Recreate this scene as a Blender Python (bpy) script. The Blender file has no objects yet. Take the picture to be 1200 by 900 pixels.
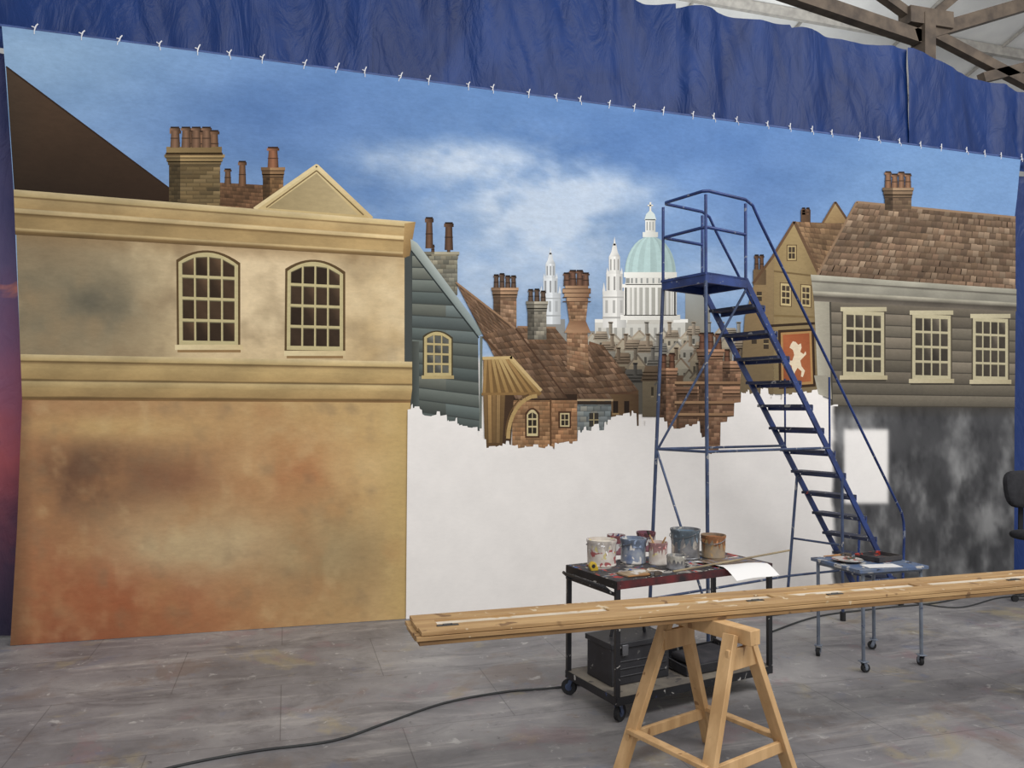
import bpy, math, random
import numpy as np
from mathutils import Vector, Matrix
random.seed(7); rng=np.random.default_rng(7)
scene=bpy.context.scene
scene.view_settings.view_transform='Standard'

# ------------------------------------------------------------------ survey
F=900.0; CAMZ=1.65
def nrm(v): v=np.array(v,float); return v/np.linalg.norm(v)
A=np.array([0,-32,-F]); B=np.array([3070,-58,-F])
Xc=nrm(B); Uc=nrm(-np.cross(A,B)); Yc=np.cross(Uc,Xc)
RW=np.array([Xc,Yc,Uc])
CAM=np.array([0,0,CAMZ])
D=6.12
def ray(u,v): return RW@np.array([u-600.0,450.0-v,-F])
def on_floor(u,v,z=0.0):
    d=ray(u,v); s=(z-CAMZ)/d[2]; return Vector(CAM+d*s)
def on_wall(u,v,y=D):
    d=ray(u,v); return Vector(CAM+d*(y/d[1]))
cd=bpy.data.cameras.new('camera'); cam=bpy.data.objects.new('camera',cd)
scene.collection.objects.link(cam); scene.camera=cam
cd.sensor_width=36; cd.lens=27; cd.clip_start=0.05
M=Matrix(RW.tolist()).to_4x4(); M.translation=Vector(CAM); cam.matrix_world=M

def s1(c):
    c=max(0.0,min(255.0,c))/255.0
    return c/12.92 if c<=0.04045 else ((c+0.055)/1.055)**2.4
def S(c): return (s1(c[0]),s1(c[1]),s1(c[2]),1.0)
def Sn(c):
    c=np.clip(c,0,255)/255.0
    return np.where(c<=0.04045,c/12.92,((c+0.055)/1.055)**2.4)

# ------------------------------------------------------------------ materials
def new_mat(name):
    m=bpy.data.materials.new(name); m.use_nodes=True
    nt=m.node_tree; b=nt.nodes['Principled BSDF']
    return m,nt,b
def ramp(nt,stops):
    r=nt.nodes.new('ShaderNodeValToRGB')
    e=r.color_ramp.elements
    while len(e)<len(stops): e.new(0.5)
    for k,(p,c) in enumerate(stops): e[k].position=p; e[k].color=c
    return r
def noise_node(nt,scale,detail=4,vec=None,rough=.55,dist=0):
    n=nt.nodes.new('ShaderNodeTexNoise'); n.inputs['Scale'].default_value=scale
    n.inputs['Detail'].default_value=detail; n.inputs['Roughness'].default_value=rough
    n.inputs['Distortion'].default_value=dist
    if vec is not None: nt.links.new(vec,n.inputs['Vector'])
    return n
def objvec(nt,scale=(1,1,1)):
    t=nt.nodes.new('ShaderNodeTexCoord'); mp=nt.nodes.new('ShaderNodeMapping')
    mp.inputs['Scale'].default_value=scale
    nt.links.new(t.outputs['Object'],mp.inputs['Vector']); return mp.outputs['Vector']
def mix(nt,fac,a,b,mode='MIX'):
    m=nt.nodes.new('ShaderNodeMix'); m.data_type='RGBA'; m.blend_type=mode
    for sock,val in ((m.inputs[0],fac),(m.inputs[6],a),(m.inputs[7],b)):
        if hasattr(val,'is_output'): nt.links.new(val,sock)
        else: sock.default_value=val
    return m.outputs[2]
def pm(name,c1,c2=None,rough=.6,metal=0,scale=8,stretch=(1,1,1),bump=0,lo=.35,hi=.65,spots=None,spec=.5):
    m,nt,b=new_mat(name)
    v=objvec(nt,stretch)
    n=noise_node(nt,scale,6,v)
    if c2 is None: c2=tuple(x*.82 for x in c1)
    r=ramp(nt,[(lo,S(c1)),(hi,S(c2))]); nt.links.new(n.outputs[0],r.inputs[0])
    col=r.outputs[0]
    if spots:
        for k,(sc,thr,cc) in enumerate(spots):
            v2=objvec(nt,(1+.1*k,1,1)); n2=noise_node(nt,sc,2,v2,dist=.6)
            r2=ramp(nt,[(thr,(0,0,0,1)),(thr+.03,(1,1,1,1))]); nt.links.new(n2.outputs[0],r2.inputs[0])
            col=mix(nt,r2.outputs[0],col,S(cc))
    nt.links.new(col,b.inputs['Base Color'])
    b.inputs['Roughness'].default_value=rough; b.inputs['Metallic'].default_value=metal
    b.inputs['Specular IOR Level'].default_value=spec
    if bump:
        bp=nt.nodes.new('ShaderNodeBump'); bp.inputs['Strength'].default_value=bump; bp.inputs['Distance'].default_value=.01
        nt.links.new(n.outputs[0],bp.inputs['Height']); nt.links.new(bp.outputs[0],b.inputs['Normal'])
    return m

# ------------------------------------------------------------------ mesh builder
class MB:
    def __init__(s,name,mats):
        s.name=name; s.mats=mats; s.v=[]; s.f=[]; s.m=[]
    def _add(s,vs,fs,mat):
        o=len(s.v); s.v+= [tuple(x) for x in vs]
        for f in fs: s.f.append([i+o for i in f]); s.m.append(mat)
    def box(s,c,size,mat=0,rz=0,mtx=None,bev=0):
        hx,hy,hz=[x/2 for x in size]
        vs=[Vector((x,y,z)) for x in(-hx,hx) for y in(-hy,hy) for z in(-hz,hz)]
        if mtx is None: mtx=Matrix.Rotation(rz,3,'Z')
        vs=[mtx@p+Vector(c) for p in vs]
        s._add(vs,[(0,1,3,2),(4,6,7,5),(0,4,5,1),(2,3,7,6),(0,2,6,4),(1,5,7,3)],mat)
    def bar(s,p,q,w,h,mat=0,up=(0,0,1)):
        p=Vector(p);q=Vector(q);d=(q-p);L=d.length;d.normalize()
        up=Vector(up)
        if abs(d.dot(up))>.98: up=Vector((0,1,0))
        a=d.cross(up).normalized(); b=a.cross(d)
        s.box((p+q)/2,(L,w,h),mat,mtx=Matrix((d,a,b)).transposed())
    def tube(s,pts,r,mat=0,n=10,cap=True):
        pts=[Vector(p) for p in pts]
        rings=[]; prev=None
        for i,p in enumerate(pts):
            if i==0: t=pts[1]-p
            elif i==len(pts)-1: t=p-pts[i-1]
            else: t=(pts[i+1]-p).normalized()+(p-pts[i-1]).normalized()
            t.normalize()
            if prev is None:
                a=t.orthogonal().normalized()
            else:
                a=(prev-t*prev.dot(t)).normalized()
            prev=a; b=t.cross(a)
            rr=r[i] if isinstance(r,(list,tuple)) else r
            rings.append([p+(a*math.cos(2*math.pi*k/n)+b*math.sin(2*math.pi*k/n))*rr for k in range(n)])
        vs=[x for R in rings for x in R]; fs=[]
        for i in range(len(rings)-1):
            for k in range(n):
                k2=(k+1)%n; fs.append((i*n+k,i*n+k2,(i+1)*n+k2,(i+1)*n+k))
        if cap:
            fs.append(tuple(range(n-1,-1,-1))); fs.append(tuple((len(rings)-1)*n+k for k in range(n)))
        s._add(vs,fs,mat)
    def lathe(s,c,prof,mat=0,n=28,mtx=None):
        c=Vector(c); vs=[];fs=[]
        for (r,z) in prof:
            for k in range(n):
                p=Vector((r*math.cos(2*math.pi*k/n),r*math.sin(2*math.pi*k/n),z))
                if mtx is not None:p=mtx@p
                vs.append(c+p)
        for i in range(len(prof)-1):
            for k in range(n):
                k2=(k+1)%n; fs.append((i*n+k,i*n+k2,(i+1)*n+k2,(i+1)*n+k))
        fs.append(tuple(range(n-1,-1,-1))); fs.append(tuple((len(prof)-1)*n+k for k in range(n)))
        s._add(vs,fs,mat)
    def build(s,bevel=0,smooth=True):
        me=bpy.data.meshes.new(s.name); me.from_pydata(s.v,[],s.f)
        for m in s.mats: me.materials.append(m)
        me.polygons.foreach_set('material_index',s.m)
        if smooth:
            me.polygons.foreach_set('use_smooth',[True]*len(s.f))
            me.set_sharp_from_angle(angle=math.radians(38))
        me.update()
        ob=bpy.data.objects.new(s.name,me); scene.collection.objects.link(ob)
        if bevel:
            bm=ob.modifiers.new('bevel','BEVEL'); bm.width=bevel; bm.segments=2; bm.limit_method='ANGLE'
        return ob

# ================================================================== THE PAINTED CLOTH
class Painter:
    def __init__(s): s.u=[];s.c=[];s.l=[];s.f=[];s.L=1
    def up(s,n=1): s.L+=n
    def poly(s,pts,col=None,cols=None):
        o=len(s.u)
        for k,p in enumerate(pts):
            s.u.append((p[0],p[1])); s.l.append(s.L); s.c.append(tuple(cols[k]) if cols else tuple(col))
        s.f.append(list(range(o,o+len(pts))))
    def grid(s,Q,nx,ny,fn,edges=False):
        o=len(s.u); ss=np.linspace(0,1,nx+1); tt=np.linspace(0,1,ny+1)
        SS,TT=np.meshgrid(ss,tt)
        Q=np.array(Q,float)
        U=((1-SS)*(1-TT))[...,None]*Q[0]+(SS*(1-TT))[...,None]*Q[1]+(SS*TT)[...,None]*Q[2]+((1-SS)*TT)[...,None]*Q[3]
        if edges:
            # free-hanging side edges of the cloth draw in slightly
            le=np.interp(U[:,0,1],[30,78,222,300,415,470,620,757],[2,6,16,19,24,26,20,12])
            re=np.interp(U[:,-1,1],[187,230,255,340,479,679],[1196,1192,1189,1188,1187.5,1187])
            U[...,0]=le[:,None]*(1-SS)+re[:,None]*SS
        C=fn(U[...,0],U[...,1])
        U=U.reshape(-1,2);C=C.reshape(-1,3)
        s.u+= [tuple(x) for x in U.tolist()]; s.c+=[tuple(x) for x in C.tolist()]; s.l+=[s.L]*len(U)
        w=nx+1
        for j in range(ny):
            for i in range(nx):
                a=o+j*w+i; s.f.append([a,a+1,a+1+w,a+w])
P=Painter()
def fbm(u,v,sc,seed,octv=4,sy=1.0):
    r=np.zeros_like(u,dtype=float); amp=1;tot=0
    for o in range(octv):
        rg=np.random.default_rng(seed*31+o); T=rg.random((64,64))
        x=u/sc*(2**o)+13.7*o; y=v/(sc*sy)*(2**o)+5.1*o
        xi=np.floor(x).astype(int); yi=np.floor(y).astype(int); fx=x-xi; fy=y-yi
        fx=fx*fx*(3-2*fx); fy=fy*fy*(3-2*fy)
        g=lambda a,b:T[a%64,b%64]
        r+=amp*((g(xi,yi)*(1-fx)+g(xi+1,yi)*fx)*(1-fy)+(g(xi,yi+1)*(1-fx)+g(xi+1,yi+1)*fx)*fy)
        tot+=amp; amp*=.55
    return r/tot
def G(u,v,cx,cy,rx,ry): return np.exp(-((u-cx)/rx)**2-((v-cy)/ry)**2)
def MX(c,col,a):
    a=np.clip(a,0,1)[...,None]; return c*(1-a)+np.array(col,float)*a
def mul(c,k): return tuple(max(0,min(255,x*k)) for x in c)
def lc(a,b,t): return tuple(a[i]*(1-t)+b[i]*t for i in range(len(a)))
def bil(Q,s,t):
    a=lc(Q[0],Q[1],s); b=lc(Q[3],Q[2],s); return lc(a,b,t)
def clip_poly(pts,cl):
    n=len(cl); ar=sum(cl[i][0]*cl[(i+1)%n][1]-cl[(i+1)%n][0]*cl[i][1] for i in range(n))
    sg=1 if ar>0 else -1
    out=pts
    for i in range(n):
        a=cl[i];b=cl[(i+1)%n]; inp=out; out=[]
        if not inp: break
        def d(p): return sg*((b[0]-a[0])*(p[1]-a[1])-(b[1]-a[1])*(p[0]-a[0]))
        for k in range(len(inp)):
            p=inp[k];q=inp[(k+1)%len(inp)]; dp=d(p);dq=d(q)
            if dp>=0: out.append(p)
            if (dp>=0)!=(dq>=0):
                out.append(lc(p,q,dp/(dp-dq)))
    return out
def cpoly(pts,cols,clip):
    pp=[tuple(p)+tuple(c) for p,c in zip(pts,cols)]
    if clip: pp=clip_poly(pp,clip)
    if len(pp)>=3: P.poly([x[:2] for x in pp],cols=[x[2:] for x in pp])
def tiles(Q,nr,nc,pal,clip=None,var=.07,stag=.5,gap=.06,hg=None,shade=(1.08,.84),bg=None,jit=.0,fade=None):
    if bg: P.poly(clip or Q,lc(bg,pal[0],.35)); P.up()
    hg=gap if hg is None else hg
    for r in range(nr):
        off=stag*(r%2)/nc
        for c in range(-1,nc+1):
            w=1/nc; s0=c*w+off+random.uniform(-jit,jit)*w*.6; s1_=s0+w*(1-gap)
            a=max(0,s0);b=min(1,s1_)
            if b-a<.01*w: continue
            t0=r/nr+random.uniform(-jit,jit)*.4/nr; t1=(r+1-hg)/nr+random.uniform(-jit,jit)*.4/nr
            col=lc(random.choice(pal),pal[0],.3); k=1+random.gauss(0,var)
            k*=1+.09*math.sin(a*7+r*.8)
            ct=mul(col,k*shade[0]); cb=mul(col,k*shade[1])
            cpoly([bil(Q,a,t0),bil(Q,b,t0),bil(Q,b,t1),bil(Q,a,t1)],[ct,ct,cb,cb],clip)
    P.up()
def line(p,q,w,col,col2=None):
    dx=q[0]-p[0];dy=q[1]-p[1];L=math.hypot(dx,dy) or 1; nx=-dy/L*w/2;ny=dx/L*w/2
    c2=col2 or col
    P.poly([(p[0]+nx,p[1]+ny),(q[0]+nx,q[1]+ny),(q[0]-nx,q[1]-ny),(p[0]-nx,p[1]-ny)],cols=[col,c2,c2,col])
def pline(pts,w,col):
    for a,b in zip(pts[:-1],pts[1:]): line(a,b,w,col)
def rect(x0,y0,x1,y1,col,cR=None,cB=None):
    cR=cR or col
    if cB: P.poly([(x0,y0),(x1,y0),(x1,y1),(x0,y1)],cols=[col,cR,cB,cB])
    else: P.poly([(x0,y0),(x1,y0),(x1,y1),(x0,y1)],cols=[col,cR,cR,col])
def band(Q,stops,mL=1,mR=1,n=24):
    for (t0,c0),(t1,c1) in zip(stops[:-1],stops[1:]):
        for i in range(n):
            a=i/n;b=(i+1)/n; ka=mL+(mR-mL)*a; kb=mL+(mR-mL)*b
            fn=lambda q:1+.045*math.sin(q*17+t0*9)+.03*math.sin(q*41+t0*5)
            ka*=fn(a); kb*=fn(b)
            P.poly([bil(Q,a,t0),bil(Q,b,t0),bil(Q,b,t1),bil(Q,a,t1)],cols=[mul(c0,ka),mul(c0,kb),mul(c1,kb),mul(c1,ka)])
    P.up()
def window(Q,nc,nr,frame,pane,arch=0.0,fw=.05,mw=.03,outer=None,ow=2.0,fdark=None):
    def top(s): return arch*(2*s-1)**2
    def shape(e):
        pts=[]
        for i in range(13):
            s=i/12; p=bil(Q,s,top(s)); pts.append((p[0]+(2*s-1)*e,p[1]-e))
        pr=bil(Q,1,1);pl=bil(Q,0,1)
        return pts+[(pr[0]+e,pr[1]+e),(pl[0]-e,pl[1]+e)]
    if outer: P.poly(shape(ow),outer); P.up()
    P.poly(shape(0),frame); P.up()
    cw=(1-2*fw)/nc; ch=(1-2*fw*.7)/nr; dm=fdark or mul(frame,.55)
    for c in range(nc):
        for r in range(nr):
            a=fw+c*cw+mw/2; b=fw+(c+1)*cw-mw/2; t0=fw*.7+r*ch+mw/2; t1=fw*.7+(r+1)*ch-mw/2
            k=1+random.uniform(-.15,.25); pc=mul(pane,k); pc2=mul(pane,k*1.5 if random.random()<.35 else k*.95)
            e=.011
            for ii,(ee,cc) in enumerate(((0,None),(e,1))):
                a_=a+ee;b_=b; tt0=t0+ee;tt1=t1
                ta=max(tt0,top(a_)+fw*.8+ee); tb=max(tt0,top(b_)+fw*.8+ee)
                cl=[dm]*4 if cc is None else [pc,pc2,pc,mul(pc,.85)]
                P.poly([bil(Q,a_,ta),bil(Q,b_,tb),bil(Q,b_,tt1),bil(Q,a_,tt1)],cols=cl)
                if ii==0: P.L+=.5
            P.L-=.5
    P.up()
def pot(x,y0,y1,w,col):
    l=mul(col,1.25);d=mul(col,.6)
    P.poly([(x-w*.38,y0),(x,y0),(x,y1),(x-w*.5,y1)],cols=[mul(col,.9),l,l,mul(col,.8)])
    P.poly([(x,y0),(x+w*.38,y0),(x+w*.5,y1),(x,y1)],cols=[l,d,d,l]); P.up()
    rect(x-w*.56,y0,x+w*.56,y0+max(1.5,(y1-y0)*.13),mul(col,1.3),d)
    rect(x-w*.46,y0-1.6,x+w*.46,y0+.3,mul(col,.5))
    rect(x-w*.48,y0+(y1-y0)*.5,x+w*.48,y0+(y1-y0)*.5+1.2,mul(col,.65)); P.up()
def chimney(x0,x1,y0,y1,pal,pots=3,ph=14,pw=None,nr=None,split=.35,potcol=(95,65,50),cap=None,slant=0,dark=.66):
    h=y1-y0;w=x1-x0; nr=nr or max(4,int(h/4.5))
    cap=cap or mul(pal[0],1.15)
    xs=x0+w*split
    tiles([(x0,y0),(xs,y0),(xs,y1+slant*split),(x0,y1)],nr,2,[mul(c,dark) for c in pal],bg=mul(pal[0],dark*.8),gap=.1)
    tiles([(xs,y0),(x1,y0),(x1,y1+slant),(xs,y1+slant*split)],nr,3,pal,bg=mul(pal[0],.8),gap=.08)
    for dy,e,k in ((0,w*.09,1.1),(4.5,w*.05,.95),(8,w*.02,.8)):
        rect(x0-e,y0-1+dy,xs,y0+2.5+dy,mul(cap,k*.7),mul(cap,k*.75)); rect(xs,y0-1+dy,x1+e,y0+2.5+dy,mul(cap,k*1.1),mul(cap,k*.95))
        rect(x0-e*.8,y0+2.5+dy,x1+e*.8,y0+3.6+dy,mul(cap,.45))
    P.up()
    pw=pw or w/pots*.72
    for i in range(pots):
        pot(x0+w*(i+.5)/pots,y0-ph+random.uniform(-1.5,1.5),y0-.5,pw,potcol)

# ---- base: sky
def sky(u,v):
    c=np.zeros(u.shape+(3,))
    t=np.clip((v-20-u*.12)/310,0,1)
    top=np.array([100,137,188.]);bot=np.array([150,176,208.])
    c=top*(1-t[...,None])+bot*t[...,None]
    c=MX(c,(148,178,206),.75*G(u,v,30,60,220,80))
    c=MX(c,(80,115,172),.6*G(u,v,330,140,170,70))
    c=MX(c,(80,117,174),.7*G(u,v,760,165,200,55))
    c=MX(c,(78,113,170),.5*G(u,v,890,240,80,70))
    c=MX(c,(118,152,194),.5*G(u,v,1120,200,120,50))
    c=MX(c,(84,119,172),.5*G(u,v,440,230,80,40))
    n=fbm(u,v,60,3,5,.5); n2=fbm(u,v,26,5,4,.55); n3=fbm(u,v,140,8,3,.5)
    c=c+((n-.5)*20+(n3-.5)*26)[...,None]
    cl=1.1*G(u,v,545,186,85,24)+.85*G(u,v,640,232,120,28)+.55*G(u,v,600,262,100,26)+.5*G(u,v,700,215,70,22)+.4*G(u,v,440,190,60,30)+.75*G(u,v,665,300,80,58)+.6*G(u,v,560,330,70,42)+.45*G(u,v,840,320,60,60)+.3*G(u,v,400,250,60,20)
    a=np.clip(cl*(n*.6+n2*.9)*1.35-.18,0,1)
    c=MX(c,(208,218,230),a*.74)
    w=np.clip((fbm(u,v,18,9,3,.6)-.45)*3,0,1)*G(u,v,600,205,120,40)
    c=MX(c,(236,240,245),w*.28)
    wb=np.clip((v-415)/10,0,1)
    c=MX(c,(243,238,233),wb)
    c=c*(1-wb[...,None]*.03*fbm(u,v,120,21,3)[...,None])
    return c
P.L=0
P.grid([(3,30.5),(1196,187),(1187,679),(12,757)],320,170,sky,edges=True)
P.L=1
# ---- dark roof far left
P.poly([(7,78),(60,118),(120,163),(212,231),(212,240),(17,228)],cols=[(72,58,46),(76,58,44),(64,48,36),(52,38,28),(50,36,26),(44,34,26)]); P.up()
line((7,78),(212,231),2,(50,36,26)); P.up()
P.poly([(240,213),(312,217),(330,252),(208,242)],cols=[(110,80,58),(98,70,50),(86,60,42),(80,58,42)]); P.up()
tiles([(256,214),(312,218),(316,250),(256,244)],7,12,[(104,76,54),(92,68,48),(114,84,60)],bg=(70,50,36))
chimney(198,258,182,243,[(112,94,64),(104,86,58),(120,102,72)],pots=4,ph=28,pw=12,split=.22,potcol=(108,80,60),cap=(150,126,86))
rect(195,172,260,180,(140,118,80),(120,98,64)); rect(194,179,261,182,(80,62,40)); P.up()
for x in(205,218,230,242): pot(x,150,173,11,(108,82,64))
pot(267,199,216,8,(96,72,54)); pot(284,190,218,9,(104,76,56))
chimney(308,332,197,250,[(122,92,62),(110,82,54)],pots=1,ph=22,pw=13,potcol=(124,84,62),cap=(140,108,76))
# pediment
P.poly([(371,192),(440,262),(292,250)],cols=[(208,190,144),(190,164,112),(198,174,124)]); P.up()
P.poly([(371,203),(420,252),(314,244)],cols=[(168,150,112),(186,166,124),(156,138,100)]); P.up()
line((371,194),(436,256),4,(220,200,154),(200,174,124)); line((371,200),(426,252),1.5,(116,94,60)); line((371,194),(298,245),4,(216,196,150)); line((371,200),(312,243),1.5,(118,96,62)); P.up()
P.poly([(468,284),(492,292),(492,500),(466,500)],(72,76,74)); P.up()
# ---- house one upper wall
def upwall(u,v):
    n=fbm(u,v,90,41,5);n2=fbm(u,v,35,43,4)
    c=np.ones(u.shape+(3,))*np.array([202,177,134.])
    c=MX(c,(220,197,158),1.3*G(u,v,310,330,90,80)*(.5+n))
    c=MX(c,(134,122,98),1.0*np.clip(1-(u-20)/220,0,1)*(.6+n))
    c=MX(c,(106,100,84),1.0*G(u,v,110,360,60,40)*(.3+n2))
    c=MX(c,(138,116,86),.5*G(u,v,60,290,60,24))
    c=MX(c,(178,146,98),.8*np.clip((u-400)/70,0,1))
    c=MX(c,(148,128,98),2.1*np.clip(.55-n2,0,1))
    c=MX(c,(142,114,78),.55*np.clip((290+ (u*.06)-v)/16,0,1))
    c=MX(c,(230,208,166),.9*np.clip(n-.55,0,1)*3)
    return c
P.grid([(19,268),(474,296),(474,428),(24,420)],150,44,upwall); P.up()
corn=[(0,(218,197,152)),(.13,(203,178,126)),(.16,(128,102,66)),(.2,(195,167,117)),(.4,(189,158,107)),(.43,(222,198,150)),(.5,(212,185,134)),(.53,(122,96,60)),(.6,(179,150,101)),(.84,(183,154,105)),(.87,(212,185,134)),(.93,(139,111,71)),(1,(114,90,58))]
band([(16,222),(486,260),(476,302),(18,275)],corn,.84,1.0)
P.poly([(474,262),(487,260),(480,300),(472,302)],cols=[(182,150,100),(164,132,86),(130,102,64),(150,118,74)]); P.up()
window([(209,294),(279,298),(279,405),(210,404)],4,4,(192,178,132),(64,49,36),arch=.12,fw=.045,mw=.03,outer=(92,72,46),ow=2.6)
window([(337,305),(402,309),(402,411),(336,410)],4,4,(192,178,132),(58,45,34),arch=.12,fw=.045,mw=.03,outer=(92,72,46),ow=2.6)
for (x0,x1,y) in((205,285,404),(333,405,411)):
    rect(x0,y,x1,y+6,(220,202,158),(208,186,140)); rect(x0+3,y+6,x1-3,y+9,(148,118,78)); P.up()
corn2=[(0,(222,200,152)),(.12,(203,176,122)),(.15,(118,94,60)),(.22,(193,164,112)),(.3,(197,168,114)),(.52,(185,154,102)),(.56,(112,90,58)),(.6,(208,182,130)),(.72,(189,160,108)),(.9,(180,148,98)),(.94,(120,94,60)),(1,(150,114,72))]
band([(24,415),(487,424),(481,472),(26,469)],corn2,.88,.98)
# ---- house one lower wall
def lowwall(u,v):
    n=fbm(u,v,110,51,5);n2=fbm(u,v,46,53,5);n3=fbm(u,v,24,57,4)
    c=np.ones(u.shape+(3,))*np.array([190,158,108.])
    c=MX(c,(208,178,120),.8*G(u,v,420,560,90,90))
    c=MX(c,(166,120,84),1.2*np.clip(1-(u-12)/330,0,1)*(.4+n))
    c=MX(c,(160,92,60),1.0*G(u,v,150,690,180,62)*(.4+n2))
    c=MX(c,(112,82,62),1.3*G(u,v,100,560,60,48)*(.4+n2))
    c=MX(c,(124,84,62),1.0*G(u,v,185,560,70,30)*(.4+n))
    c=MX(c,(174,112,74),.85*G(u,v,340,560,80,60)*(.3+n2))
    c=MX(c,(146,126,92),.8*G(u,v,380,650,80,46)*(.4+n))
    c=MX(c,(190,164,124),1.1*G(u,v,230,640,110,46)*(.4+n2))
    c=MX(c,(140,76,52),.9*np.clip((v-712)/40,0,1)*np.clip(1-u/420,0,1))
    c=MX(c,(202,168,112),.8*G(u,v,120,500,120,16))
    c=MX(c,(174,126,84),2.0*np.clip(.46-n2,0,1))
    c=MX(c,(134,114,88),1.3*np.clip(.42-n3,0,1))
    c=MX(c,(218,190,138),2.0*np.clip(n-.56,0,1))
    c=MX(c,(212,186,138),1.1*np.clip(n3-.6,0,1))
    c=MX(c,(198,168,108),.7*np.clip((u-440)/35,0,1))
    c=MX(c,(104,76,56),.6*np.clip((40-u)/22,0,1))
    return c
P.grid([(26,469),(481,472),(478.5,620),(20,620)],170,56,lowwall); P.grid([(20,620),(478.5,620),(475.5,727),(12,757)],170,50,lowwall); P.up()
# ---- weatherboard house two
slate=[(98,104,98),(88,98,96),(108,110,100),(94,104,104)]
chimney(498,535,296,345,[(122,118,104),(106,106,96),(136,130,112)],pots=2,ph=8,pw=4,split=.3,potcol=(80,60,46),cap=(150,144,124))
P.poly([(505,298),(535,298),(536,345),(530,345)],cols=[(140,132,110)]*2+[(110,104,88)]*2); P.up()
tiles([(503,300),(536,300),(536,346),(503,346)],9,5,[(136,132,114),(116,114,102),(104,102,92),(150,142,122)],clip=[(500,300),(536,300),(536,346),(534,346)],jit=.15,bg=(84,82,74))
pot(503,256,291,9,(92,68,52)); pot(526,262,293,10,(84,62,48))
P.poly([(482,286),(490,290),(560,382),(561,505),(484,490)],(66,72,70)); P.up()
tiles([(483,286),(562,286),(562,508),(483,496)],15,1,slate,clip=[(483,288),(490,292),(560,388),(562,505),(483,495)],gap=0,hg=.1,shade=(1.14,.8),var=.06,bg=(52,56,54))
P.poly([(483,400),(491,400),(491,492),(483,490)],cols=[(70,72,66),(90,94,88),(84,92,90),(60,66,62)]); P.up()
P.poly([(481,280),(489,285),(567,390),(561,394),(482,293)],cols=[(170,178,170),(176,184,178),(142,156,156),(120,132,130),(132,140,134)]); P.up()
line((482,294),(561,396),1.6,(44,50,50)); line((564,394),(563,502),3,(110,116,108)); P.up()
window([(497,388),(529,390),(529,441),(497,441)],3,4,(190,172,122),(88,88,82),arch=.14,fw=.08,mw=.045,outer=(70,62,44),ow=1.6)
rect(494,440,532,444,(190,170,118),(170,150,104)); P.up()
# ---- distant hazy town
for (x0,x1,y0) in((655,700,388),(636,662,374),(690,720,392)):
    rect(x0,y0,x1,y0+60,(150,152,150),(140,140,138),(150,140,122)); P.up()
# ---- cathedral
WHT=(236,234,226)
def tower(cx,yt,yb,w,k=1.0,tint=(236,234,228)):
    H=yb-yt; t=lambda f:yt+H*f
    def r(f0,f1,ww,sh=1.0):
        rect(cx-w*ww/2,t(f0),cx+w*ww*.1,t(f1),mul(tint,.93*sh),mul(tint,1.04*sh)); rect(cx+w*ww*.1,t(f0),cx+w*ww/2,t(f1),mul(tint,.92*sh),mul(tint,.8*sh))
    P.poly([(cx,yt),(cx+w*.05,t(.1)),(cx-w*.05,t(.1))],mul(tint,.95))
    P.poly([(cx-w*.06,t(.08)),(cx+w*.06,t(.08)),(cx+w*.12,t(.17)),(cx+w*.2,t(.22)),(cx-w*.2,t(.22)),(cx-w*.12,t(.17))],cols=[mul(tint,.9)]*3+[mul(tint,.75),mul(tint,1),mul(tint,1)])
    r(.22,.38,.42); r(.38,.41,.6,.96); r(.41,.6,.62); r(.6,.64,.9,.98); r(.64,1,.88)
    P.up()
    g=mul(tint,.66)
    for dx in(-.14,0,.14): rect(cx+dx*w-.8,t(.25),cx+dx*w+.8,t(.37),g)
    for dx in(-.22,0,.22): rect(cx+dx*w-1.1,t(.44),cx+dx*w+1.1,t(.59),g)
    for dx in(-.3,-.02,.26): rect(cx+dx*w-1.5,t(.7),cx+dx*w+1.5,t(.84),mul(tint,.76))
    rect(cx-w*.46,t(.66),cx+w*.46,t(.675),mul(tint,.76)); rect(cx-w*.46,t(.88),cx+w*.46,t(.9),mul(tint,.76))
    for dx in(-.27,.27): P.poly([(cx+dx*w-1.5,t(.41)),(cx+dx*w,t(.34)),(cx+dx*w+1.5,t(.41))],mul(tint,.95))
    for dx in(-.4,.4): P.poly([(cx+dx*w-1.8,t(.6)),(cx+dx*w,t(.5)),(cx+dx*w+1.8,t(.6))],mul(tint,.95))
    P.up()
tower(645,289,380,27,tint=(224,228,230))
rect(697,376,806,408,(216,214,206),(202,200,192),(192,188,174)); P.up()
rect(803,340,832,400,(150,154,152),(138,140,136),(132,124,108)); P.up()
for i in range(11):
    x=701+i*9.3; rect(x,384,x+3.4,396,(166,164,156)); 
P.up()
rect(697,374,806,378,(240,238,230)); rect(700,400,806,403,(170,166,156)); P.up()
P.poly([(742,376),(762,366),(782,376)],(232,230,222)); P.up()
tower(720,277,384,31)
rect(733,324,791,334,(232,230,222),(200,198,188)); rect(729,333,795,337,(244,242,234),(216,214,204)); rect(731,337,793,370,(186,184,176),(152,150,140)); rect(727,369,797,375,(240,238,230),(208,206,196)); P.up()
for i in range(13):
    f=i/12; x=762+29.5*math.sin((f-.5)*math.pi*.96)
    rect(x-1.5,337,x+1.5,369,mul(WHT,1.02 if f<.6 else .92),mul(WHT,.9 if f<.6 else .76))
for i in range(12):
    f=(i+.5)/12; x=762+28*math.sin((f-.5)*math.pi*.96); rect(x-1.1,326,x+1.1,332,(150,152,148))
rect(735,375,789,380,(200,196,186)); P.up()
nb=12
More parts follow.
